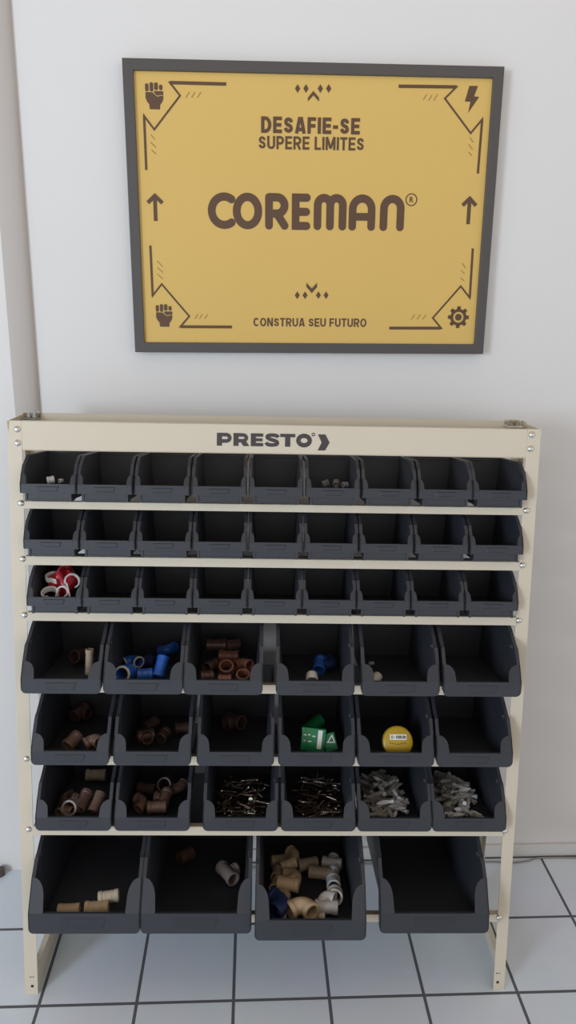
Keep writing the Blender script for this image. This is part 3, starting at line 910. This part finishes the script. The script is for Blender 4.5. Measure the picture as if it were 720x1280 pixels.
def make_bin(kind, name):
    s = SPEC[kind]
    W, D, H, lip = s['W'], s['D'], s['H'], s['lip']
    ky, kz = s['kink']
    fy, fz = s['full']
    fz = min(fz, H)
    root = thing(name, 'black bin', 'storage bin', Matrix())

    def hw(z):
        return (W / 2 - s['rim']) * (s['taper'] + (1 - s['taper']) * min(1.0, z / (0.5 * H)))

    def yf(z):
        return 0.0 if z <= lip else s['yt'] * (z - lip) / (s['tab'] - lip)

    # shell: base, back, two drafted side walls
    mb = MB()
    b = hw(0)
    mb.box(-b, b, 0.002, D - 0.003, 0.0, t_)
    hb, ht = hw(0), hw(H)
    mb.prism([(-hb, D - 0.004, 0), (hb, D - 0.004, 0), (ht, D, H), (-ht, D, H)],
             [(-hb, D - 0.004 - t_, 0), (hb, D - 0.004 - t_, 0), (ht, D - t_, H), (-ht, D - t_, H)])
    prof = [(0.003, 0.0), (0.0015, lip), (yf(s['tab']) + 0.001, s['tab']), (ky, kz)]
    n = 5
    for i in range(1, n + 1):          # rounded shoulder from the kink up to full height
        a = i / n
        e = a * a * (3 - 2 * a)
        prof.append((ky + (fy - ky) * a, kz + (fz - kz) * (0.55 * e + 0.45 * a)))
    prof += [(D, H), (D - 0.004, 0.0)]
    cols = [0.0, 0.25, 0.5, 0.75]
    for sd in (-1, 1):
        mb.prism([(sd * hw(z), y, z) for y, z in prof], [(sd * (hw(z) - t_), y, z) for y, z in prof])
    mb.build('bin_shell', M['bin'], root)

    # thick rim along the tops of the sides and round the back
    mb = MB()
    bd = s['band']
    top = prof[3:-1]
    for sd in (-1, 1):
        for (ya, za), (yb, zb) in zip(top[:-1], top[1:]):
            xo, xi = sd * W / 2, sd * (W / 2 - s['rim'] - t_ - 0.0006)
            q = [(ya, za + 0.0006), (yb, zb + 0.0006), (yb, zb - bd), (ya, za - bd)]
            mb.prism([(xo, y, z) for y, z in q], [(xi, y, z) for y, z in q])
    mb.box(-W / 2, W / 2, D - t_ - 0.001, D + 0.004, H - bd, H + 0.0006)
    if kind != 'small':                # round bosses on the inner walls under the rim, as moulded
        rb_ = 0.0065 if kind == 'medium' else 0.009
        for sd in (-1, 1):
            cxm = Matrix.Translation((sd * (hw(kz) - t_ - 0.0004), ky + 0.020, kz - 0.002)) @ Matrix.Rotation(R(-90 * sd), 4, 'Y')
            mb.lathe([(0, 0.0), (rb_ * 0.55, 0.0), (rb_ * 0.6, 0.0016), (rb_ * 0.9, 0.0016), (rb_, 0.0)], cxm, n=16, closed=False)
    mb.build('rim', M['bin'], root, bevel=0.0008)

    # front panel: low lip in the middle, rounded cheeks at the sides
    mb = MB()
    ft = 0.003
    w2 = W / 2
    zl = s['zlow']
    r = 0.010 if kind != 'small' else 0.002
    plate = [(-w2, lip), (-w2, zl + r)] + [(x, z) for x, z in arc(-w2 + r, zl + r, r, r, 180, 270, 5)[1:]] \
        + arc(w2 - r, zl + r, r, r, 270, 360, 5) + [(w2, lip)]
    mb.prism([(x, 0, z) for x, z in plate], [(x, ft, z) for x, z in plate])
    if kind == 'small':
        lw = w2 * 0.79
        mb.box(-lw, lw, 0.003, 0.003 + ft, 0.0, zl + 0.002)
        for sd in (-1, 1):
            mb.box(sd * lw - 0.002, sd * lw + 0.002, 0.001, 0.03, -0.0012, zl)
    th = s['tab'] - lip
    for sd in (-1, 1):
        tw = s['tw']
        if kind == 'small':
            ck = [(w2, lip), (w2, s['tab'])] + arc(w2 - 0.3 * tw, s['tab'] - 0.62 * th, 0.70 * tw, 0.62 * th, 90, 180, 7) + [(w2 - 1.08 * tw, lip)]
        else:
            ck = [(w2, lip), (w2, s['tab'])] + arc(w2 - 0.18 * tw, s['tab'] - 0.60 * th, 0.80 * tw, 0.60 * th, 90, 180, 9) + [(w2 - 1.04 * tw, lip)]
        mb.prism([(sd * x, yf(z), z) for x, z in ck], [(sd * x, yf(z) + ft, z) for x, z in ck])
        # outer edge of the cheek running up to the rim
        ed = [(s['tab'], yf(s['tab'])), (kz, ky)]
        q = [(w2, ed[0][1], ed[0][0]), (hw(ed[0][0]) - t_, ed[0][1], ed[0][0]), (hw(ed[1][0]) - t_, ed[1][1], ed[1][0]), (w2, ed[1][1], ed[1][0])]
        mb.prism([(sd * x, y, z) for x, y, z in q], [(sd * x, y + 0.006, z) for x, y, z in q])
        # outer skirt behind the cheek
        q = [(0.0, lip), (yf(s['tab']), s['tab']), (yf(s['tab']) + 0.012, s['tab']), (0.014, zl + r), (0.0, zl + r)]
        mb.prism([(sd * w2, y, z) for y, z in q], [(sd * (w2 - t_), y, z) for y, z in q])
    # rolled top edge of the lip
    mb.box(-w2 + s['tw'], w2 - s['tw'], -0.001, ft + 0.002, lip - 0.003, lip + 0.0008)
    fp = mb.build('front_panel', M['bin'], root, bevel=0.0007)

    # label slot on the lip
    mb = MB()
    zc0, zc1 = (0.0175, 0.027) if kind == 'small' else (lip * 0.26, lip * 0.78)
    a, c = W * 0.17, W * 0.20
    q = [(-a, zc0), (a, zc0), (c, zc1), (-c, zc1)]
    qs = [(-a + 0.002, zc0 + 0.001), (a - 0.002, zc0 + 0.001), (c - 0.002, zc1 - 0.001), (-c + 0.002, zc1 - 0.001)]
    mb.prism([(x, -0.0011, z) for x, z in qs], [(x, 0.0, z) for x, z in q])
    mb.build('label_slot', M['bin_slot'], fp)
    return root


protos = {'small': make_bin('small', 'small_storage_bin'), 'medium': make_bin('medium', 'medium_storage_bin'),
          'large': make_bin('large', 'large_storage_bin')}
used = {'small': False, 'medium': False, 'large': False}
FRONT = {1: .022, 2: .02, 3: .02, 4: .060, 5: .044, 6: .02, 7: .06}
BASE = {1: 1.0425, 2: 0.9360, 3: 0.8245, 4: 0.6785, 5: 0.5275, 6: 0.3770, 7: 0.1825}
ROWN = {1: 'top', 2: 'second', 3: 'third', 4: 'fourth', 5: 'fifth', 6: 'sixth', 7: 'bottom'}
NTH = ['left end', 'second from left', 'third from left', 'fourth from left', 'fifth from left', 'sixth from left', 'seventh from left', 'eighth from left', 'right end']
HOLDS = {(1, 0): 'holding two grey bushings', (1, 5): 'holding dark grey bushings', (3, 0): 'holding red and white plastic pieces',
         (4, 0): 'holding two pipe couplings', (4, 1): 'holding blue pipe fittings', (4, 2): 'holding reddish brown fittings', (4, 3): 'holding a white cap and blue fittings',
         (4, 4): 'with an off-white cap by its left wall', (5, 0): 'holding three brown fittings', (5, 1): 'holding four dark brown fittings', (5, 2): 'holding one dark brown tee',
         (5, 3): 'holding green packages', (5, 4): 'holding a yellow round of tape', (6, 0): 'holding brown and tan fittings', (6, 1): 'holding dark brown fittings',
         (6, 2): 'full of loose screws', (6, 3): 'full of loose screws', (6, 4): 'full of grey wall plugs', (6, 5): 'full of pale grey wall plugs',
         (7, 0): 'holding three beige couplings', (7, 1): 'holding one grey brown tee', (7, 2): 'holding many beige and white fittings'}
binM = {}
for row in range(1, 8):
    kind = 'small' if row < 4 else ('medium' if row < 7 else 'large')
    cs = CENTERS[row]
    for i, cx in enumerate(cs):
        if used[kind]:
            o = copy_tree(protos[kind])
        else:
            o = protos[kind]
            used[kind] = True
        fr = FRONT[row] + (0.02 if (row, i) == (7, 2) else 0.0)
        hw_ = SPEC[kind]['W'] / 2
        cx = min(max(cx, 0.0273 + hw_), RW - (0.0273 if row < 6 else 0.0305) - hw_)
        m = RM @ T(cx, -fr, BASE[row])
        o.matrix_world = m
        binM[(row, i)] = m
        nth = NTH[i] if i < len(cs) - 1 else 'right end'
        what = HOLDS.get((row, i), 'empty')
        if what == 'empty':
            lb = 'empty %s black plastic bin, %s, %s row of the rack' % (kind, nth, ROWN[row])
        else:
            lb = '%s black bin %s, %s, %s row' % (kind, what, nth, ROWN[row])
        tag(o, lb, 'storage bin', '%s black bins in the %s row of the rack' % (kind, ROWN[row]))


# ------------------------------------------------------------------ pipe fittings in the bins
def axis_matrix(yaw, pitch):
    """z axis of a part turned to yaw (0 = along the row, 90 = to the back) and pitch (up)"""
    d = Vector((math.cos(R(yaw)) * math.cos(R(pitch)), math.sin(R(yaw)) * math.cos(R(pitch)), math.sin(R(pitch))))
    return d.to_track_quat('Z', 'Y').to_matrix().to_4x4()


def tube_prof(r, ri, z0, z1, c=0.0008):
    return [(ri, z0), (r - c, z0), (r, z0 + c), (r, z1 - c), (r - c, z1), (ri, z1)]


KINDNAME = {'coupling': 'pipe_coupling', 'elbow': 'pipe_elbow', 'tee': 'pipe_tee', 'cap': 'round_plug'}


def fitting(kind, rl, m, label, group, mtx, rim_m=None):
    r, L = rl
    ri = r * 0.74
    root = thing(KINDNAME[kind], label, 'pipe fitting', mtx, group)
    cw = min(0.3 * L, 0.009) if rim_m is None else 0.003
    rim_m = rim_m or m
    if kind == 'coupling':
        mb = MB()
        mb.lathe(tube_prof(r * 0.92, ri, -L / 2 + 0.0005, L / 2 - 0.0005), n=24)
        for k in (-0.16, 0.16):
            mb.lathe(tube_prof(r * 0.95, r * 0.9, k * L - 0.0012, k * L + 0.0012, 0.0004), n=24)
        mb.build('tube_body', m, root, smooth=40)
        for sg in (-1, 1):
            a, b = sorted((sg * L / 2, sg * (L / 2 - cw)))
            MB().lathe(tube_prof(r, ri * 1.02, a, b), n=24).build('end_collar', rim_m if sg < 0 else m, root, smooth=40)
    elif kind == 'cap':
        mb = MB()
        mb.lathe([(0, L * 0.5), (r * 0.55, L * 0.47), (r * 0.85, L * 0.34), (r * 0.95, L * 0.12), (r * 0.95, -L * 0.5), (ri, -L * 0.5), (ri, L * 0.2), (0, L * 0.25)], n=24, closed=False)
        mb.build('cap_body', m, root, smooth=40)
        MB().lathe(tube_prof(r, ri, -L / 2, -L / 2 + cw), n=24).build('end_collar', rim_m, root, smooth=40)
    elif kind == 'tee':
        MB().lathe(tube_prof(r * 0.92, ri, -L / 2 + 0.0005, L / 2 - 0.0005), n=24).build('run_tube', m, root, smooth=40)
        bx = Matrix.Rotation(R(90), 4, 'Y')
        bl_ = r * 0.92 + 0.010
        MB().lathe(tube_prof(r * 0.9, ri, r * 0.7, bl_), bx, n=24).build('branch_tube', m, root, smooth=40)
        for sg in (-1, 1):
            a, b = sorted((sg * L / 2, sg * (L / 2 - cw)))
            MB().lathe(tube_prof(r, ri * 1.02, a, b), n=24).build('end_collar', rim_m, root, smooth=40)
        MB().lathe(tube_prof(r, ri * 1.02, bl_ - 0.006, bl_ + 0.0005), bx, n=24).build('end_collar', rim_m, root, smooth=40)
    elif kind == 'elbow':
        # L is the leg; bend in the local z-x plane
        bend = [(-L * 0.45, 0, -L * 0.9)] if False else []
        c = r * 1.05
        path = [(0, 0, -L * 0.75), (0, 0, -L * 0.3)]
        for k in range(1, 8):
            a = R(90 * k / 8)
            path.append((c - c * math.cos(a), 0, -L * 0.3 + c * math.sin(a)))
        ex = path[-1][0]
        zt = -L * 0.3 + c
        path += [(c, 0, zt), (c + L * 0.45, 0, zt)]
        MB().sweep(path, r * 0.9, 20, r_in=ri).build('bent_tube', m, root, smooth=40)
        MB().lathe(tube_prof(r, ri, -L * 0.78, -L * 0.78 + cw), n=24).build('end_collar', rim_m, root, smooth=40)
        MB().lathe(tube_prof(r, ri, c + L * 0.48 - cw, c + L * 0.48), T(0, 0, zt) @ Matrix.Rotation(R(90), 4, 'Y'), n=24).build('end_collar', rim_m, root, smooth=40)
    return root


for row, b, x, y, z, kind, rl, yaw, pitch, mk, label in FITTINGS:
    m = M['beige_pvc'] if mk == 'beige' else M[mk]
    spin = Matrix.Rotation(R((len(label) * 53) % 360 if kind in ('tee', 'elbow') else 0), 4, 'Z')
    if kind == 'elbow':
        spin = Matrix.Rotation(R(180 if (len(label) % 2) else 0), 4, 'Z') @ T(-rl[0] * 0.3, 0, 0)
    if kind == 'tee':
        spin = Matrix.Rotation(R(180 if (len(label) % 2) else 0), 4, 'Z')
    fitting(kind, rl, m, label, None, binM[(row, b)] @ T(x, y, z) @ axis_matrix(yaw, pitch) @ spin,
            M['offwhite'] if 'pale rim' in label else None)

# red crumpled sleeve and white clips, left end of the third row
B = binM[(3, 0)]
mb = MB()
rb = random.Random(3)
vs, fs = [], []
nu, nv = 22, 12
for j in range(nv + 1):
    for i in range(nu):
        a, t = 2 * PI * i / nu, PI * j / nv
        k = 1 + 0.16 * math.sin(3 * a + 2 * t) + 0.12 * math.sin(5 * a - 3 * t) + rb.uniform(-0.05, 0.05)
        vs.append((0.026 * math.sin(t) * math.cos(a) * k, 0.034 * math.sin(t) * math.sin(a) * k, 0.030 * math.cos(t) * k + 0.002 * math.sin(7 * a)))
for j in range(nv):
    for i in range(nu):
        fs.append((j * nu + i, j * nu + (i + 1) % nu, (j + 1) * nu + (i + 1) % nu, (j + 1) * nu + i))
mb.add(vs, fs)
bag = thing('plastic_sleeve', 'crumpled red plastic sleeve in the left end bin of the third row', 'plastic bag', B @ T(-0.004, 0.088, 0.041))
mb.build('sleeve', M['red'], bag, smooth=75)


def clip(name, label, mtx, rad, a0, a1, wd, tail):
    root = thing(name, label, 'pipe clip', mtx)
    pts = arc(0, 0, rad, rad, a0, a1, 20)
    e = Vector(pts[-1])
    d = (Vector(pts[-1]) - Vector(pts[-2])).normalized()
    mb = MB()
    for k in range(len(pts) - 1):
        (xa, za), (xb, zb) = pts[k], pts[k + 1]
        na, nb = Vector((xa, za)).normalized() * 0.0022, Vector((xb, zb)).normalized() * 0.0032
        f = [(xa, za), (xb, zb), (xb + nb.x, zb + nb.y), (xa + na.x, za + na.y)]
        mb.prism([(u, -wd / 2, w) for u, w in f], [(u, wd / 2, w) for u, w in f])
    mb.build('clip_band', M['white'], root, smooth=50)
    MB().ppd((e.x, -wd / 2, e.y), (d.x * tail, 0, d.y * tail), (0, wd, 0), (-d.y * 0.0025, 0, d.x * 0.0025)).build('clip_tail', M['white'], root, bevel=0.0005)


clip('pipe_clip', 'large white C-shaped plastic clip at the right of the red sleeve', B @ T(0.020, 0.055, 0.050) @ Matrix.Rotation(R(-25), 4, 'X') @ Matrix.Rotation(R(20), 4, 'Z'), 0.0125, -60, 205, 0.011, 0.028)
clip('pipe_clip', 'white plastic clip lying flat on top of the red sleeve', B @ T(-0.020, 0.066, 0.056) @ Matrix.Rotation(R(-70), 4, 'X'), 0.012, 10, 250, 0.010, 0.016)
clip('pipe_clip', 'white plastic clip at the front left, below the red sleeve', B @ T(-0.020, 0.040, 0.028) @ Matrix.Rotation(R(-60), 4, 'X') @ Matrix.Rotation(R(30), 4, 'Y'), 0.0135, 20, 280, 0.012, 0.016)
clip('pipe_clip', 'small white plastic clip standing upright in front of the red sleeve', B @ T(0.004, 0.046, 0.032) @ Matrix.Rotation(R(40), 4, 'Y'), 0.009, -30, 200, 0.010, 0.014)

# green packages, fourth bin of the fifth row
B = binM[(5, 3)]
pk = thing('seal_tape_pack', 'green card pack with a white label standing behind the bin lip', 'package', B @ T(-0.002, 0.046, 0.0085) @ Matrix.Rotation(R(-14), 4, 'X') @ Matrix.Rotation(R(6), 4, 'Y'))
MB().box(-0.029, 0.020, 0.0, 0.016, 0.0, 0.046).build('pack_body', M['green'], pk, bevel=0.0015)
MB().box(0.004, 0.013, -0.0006, 0.0, 0.006, 0.043).build('pack_label', M['label'], pk)
mb = MB()
for k, (x, z, w) in enumerate([(-0.025, 0.030, 0.006), (-0.016, 0.031, 0.005), (-0.007, 0.029, 0.006), (-0.024, 0.019, 0.004), (-0.015, 0.018, 0.007)]):
    mb.box(x, x + w, -0.0005, 0.0, z, z + 0.0022)
mb.build('pack_print', M['label'], pk)
rl = thing('seal_tape_roll', 'green cylinder with a silver end lying at the back of the bin of green packages', 'tape roll', B @ T(0.0, 0.13, 0.0275) @ axis_matrix(35, 22))
MB().lathe(tube_prof(0.0135, 0.002, -0.026, 0.024), n=24).build('roll_case', M['green'], rl, smooth=40)
MB().lathe([(0, 0.0245), (0.011, 0.0245), (0.012, 0.0235), (0.012, 0.022), (0, 0.022)], n=24, closed=False).build('roll_end', M['zinc'], rl, smooth=40)
p2 = thing('seal_tape_packet', 'small green packet with a pale triangle at the right of the green card pack', 'package', B @ T(0.034, 0.05, 0.0075) @ Matrix.Rotation(R(-20), 4, 'X') @ Matrix.Rotation(R(-14), 4, 'Y'))
MB().box(-0.012, 0.014, 0.0, 0.012, 0.0, 0.036).build('packet_body', M['green'], p2, bevel=0.0015)
mb = MB()
mb.ribbon([(-0.004, 0.019), (0.008, 0.030), (0.010, 0.016)], 0.0022, -0.0005, closed=True)
mb.build('packet_mark', M['label'], p2)

# yellow round of tape, fifth bin of the fifth row
B = binM[(5, 4)]
tp = thing('tape_dispenser', 'yellow round tape case with a white barcode label leaning in the bin', 'tape', B @ T(0.009, 0.040, 0.0335) @ Matrix.Rotation(R(-22), 4, 'X') @ Matrix.Scale(0.96, 4))
fx = Matrix.Rotation(R(90), 4, 'X')
MB().lathe([(0, -0.009), (0.028, -0.009), (0.031, -0.007), (0.0315, 0.0), (0.031, 0.007), (0.028, 0.009), (0, 0.009)], fx, n=40, closed=False).build('case', M['yellow'], tp, smooth=35)
MB().lathe(tube_prof(0.0322, 0.029, -0.002, 0.002, 0.0004), fx, n=40).build('case_seam', M['yellow'], tp, smooth=35)
lb = MB().box(-0.017, 0.018, -0.0096, -0.009, 0.004, 0.0150).build('barcode_label', M['label'], tp)
mb = MB()
xx = -0.004
rr_ = random.Random(5)
while xx < 0.0155:
    w = rr_.choice((0.0005, 0.0009, 0.0013))
    mb.box(xx, xx + w, -0.0100, -0.0096, 0.0065, 0.0125)
    xx += w + rr_.choice((0.0006, 0.001))
mb.ribbon(arc(-0.0125, 0.0095, 0.0016, 0.0026, 0, 360, 14)[:-1], 0.0011, -0.0100, closed=True)
mb.box(-0.0085, -0.0065, -0.0100, -0.0096, 0.0089, 0.0101)
mb.build('label_print', M['ink'], lb)
mb = MB()
for k in range(8):
    mb.box(-0.018 + k * 0.0045, -0.0155 + k * 0.0045, -0.0095, -0.009, -0.006 - abs(k - 3.5) * -0.0008, -0.0042 - abs(k - 3.5) * -0.0008)
mb.build('case_print', M['print_brown'], tp)


# ------------------------------------------------------------------ loose screws and wall plugs
def screw_mesh(L, r):
    mb = MB()
    prof = [(0, 0), (r * 0.5, 0.0), (r * 2.0, r * 0.25), (r * 2.1, r * 0.5), (r * 0.95, r * 1.7)]
    z = r * 1.7
    n = 9
    stp = (L * 0.9 - z) / n
    for k in range(n):
        prof += [(r * 0.8, z + stp * 0.35), (r * 1.15, z + stp * 0.7)]
        z += stp
    prof += [(0, L)]
    mb.lathe(prof, n=8, closed=False)
    me = mb.mesh('screw', 40)
    return me


def plug_mesh(L, r):
    mb = MB()
    prof = [(0, 0), (r * 0.55, 0), (r * 1.25, 0.0), (r * 1.25, L * 0.05), (r, L * 0.07), (r, L * 0.25)]
    for k in range(5):
        z = L * (0.28 + 0.11 * k)
        prof += [(r * 0.82, z), (r * 1.05, z + L * 0.07)]
    prof += [(r * 0.7, L * 0.92), (r * 0.45, L), (0, L)]
    mb.lathe(prof, n=8, closed=False)
    for a in (0, 90):
        t = Vector((math.cos(R(a)), math.sin(R(a)), 0))
        for sg in (-1, 1):
            c = t * sg * r * 0.95
            mb.ppd(c - t.cross(Vector((0, 0, 1))) * 0.0005 + Vector((0, 0, L * 0.3)), t * sg * r * 0.35, t.cross(Vector((0, 0, 1))) * 0.001, (0, 0, L * 0.5))
    return mb.mesh('wall_plug', 40)


SC = []
for L, r, mk in ((0.044, 0.0022, 'screw'), (0.032, 0.0020, 'screw'), (0.042, 0.0022, 'screw_dark'), (0.030, 0.0021, 'screw_dark')):
    me = screw_mesh(L, r)
    me.materials.append(M[mk])
    SC.append((me, L, mk))
PL = []
for L, r, mk in ((0.040, 0.0037, 'anchor'), (0.036, 0.0037, 'anchor_white')):
    me = plug_mesh(L, r)
    me.materials.append(M[mk])
    PL.append((me, L, mk))


def scatter(rowb, n, seed, xr, yr, hmax, pick, name, label, cat, group, pile):
    rg = random.Random(seed)
    for k in range(n):
        x, y = rg.uniform(*xr), rg.uniform(*yr)
        fx_ = (x - (xr[0] + xr[1]) / 2) / ((xr[1] - xr[0]) / 2)
        fy_ = (y - (yr[0] + yr[1]) / 2) / ((yr[1] - yr[0]) / 2)
        hgt = hmax * max(0.12, 1 - 0.6 * fx_ * fx_ - 0.5 * fy_ * fy_) * pile(fx_, fy_)
        z = 0.006 + hgt * (k / n)
        me, L, mk = pick(rg, fx_)
        yaw, pit = rg.uniform(0, 360), rg.uniform(-14, 22)
        am = axis_matrix(yaw, pit)
        o = bpy.data.objects.new(name, me)
        COL.objects.link(o)
        o.matrix_world = binM[rowb] @ T(x, y, z) @ am @ T(0, 0, -L / 2)
        lb = label(mk)
        tag(o, lb, cat, group + ', ' + ('bright' if 'dark' not in mk and 'white' not in mk else 'dark' if 'dark' in mk else 'pale'))


scatter((6, 2), 98, 11, (-0.042, 0.044), (0.040, 0.185), 0.030, lambda g, f: SC[0 if g.random() < 0.24 + 0.16 * f else g.choice((1, 2, 2, 3, 3))],
        'screw', lambda k: ('dark' if 'dark' in k else 'shiny') + ' loose screw in the third bin from left of the sixth row', 'screw', 'screws in the third bin of the sixth row', lambda a, b: 1)
scatter((6, 3), 98, 12, (-0.044, 0.044), (0.040, 0.195), 0.030, lambda g, f: SC[0 if g.random() < 0.20 + 0.20 * f else g.choice((1, 2, 2, 3, 3, 3))],
        'screw', lambda k: ('dark' if 'dark' in k else 'shiny') + ' loose screw in the fourth bin from left of the sixth row', 'screw', 'screws in the fourth bin of the sixth row', lambda a, b: 1)
scatter((6, 4), 95, 13, (-0.043, 0.034), (0.042, 0.205), 0.036, lambda g, f: PL[1 if g.random() < 0.36 + 0.45 * f else 0],
        'wall_plug', lambda k: ('pale' if 'white' in k else 'dull grey') + ' wall plug in the fifth bin from left of the sixth row', 'wall plug', 'wall plugs in the fifth bin of the sixth row', lambda a, b: 1)
scatter((6, 5), 95, 14, (-0.044, 0.032), (0.042, 0.205), 0.036, lambda g, f: PL[1 if g.random() < 0.46 + 0.5 * f else 0],
        'wall_plug', lambda k: ('pale' if 'white' in k else 'dull grey') + ' wall plug in the right end bin of the sixth row', 'wall plug', 'wall plugs in the right end bin of the sixth row', lambda a, b: 1)
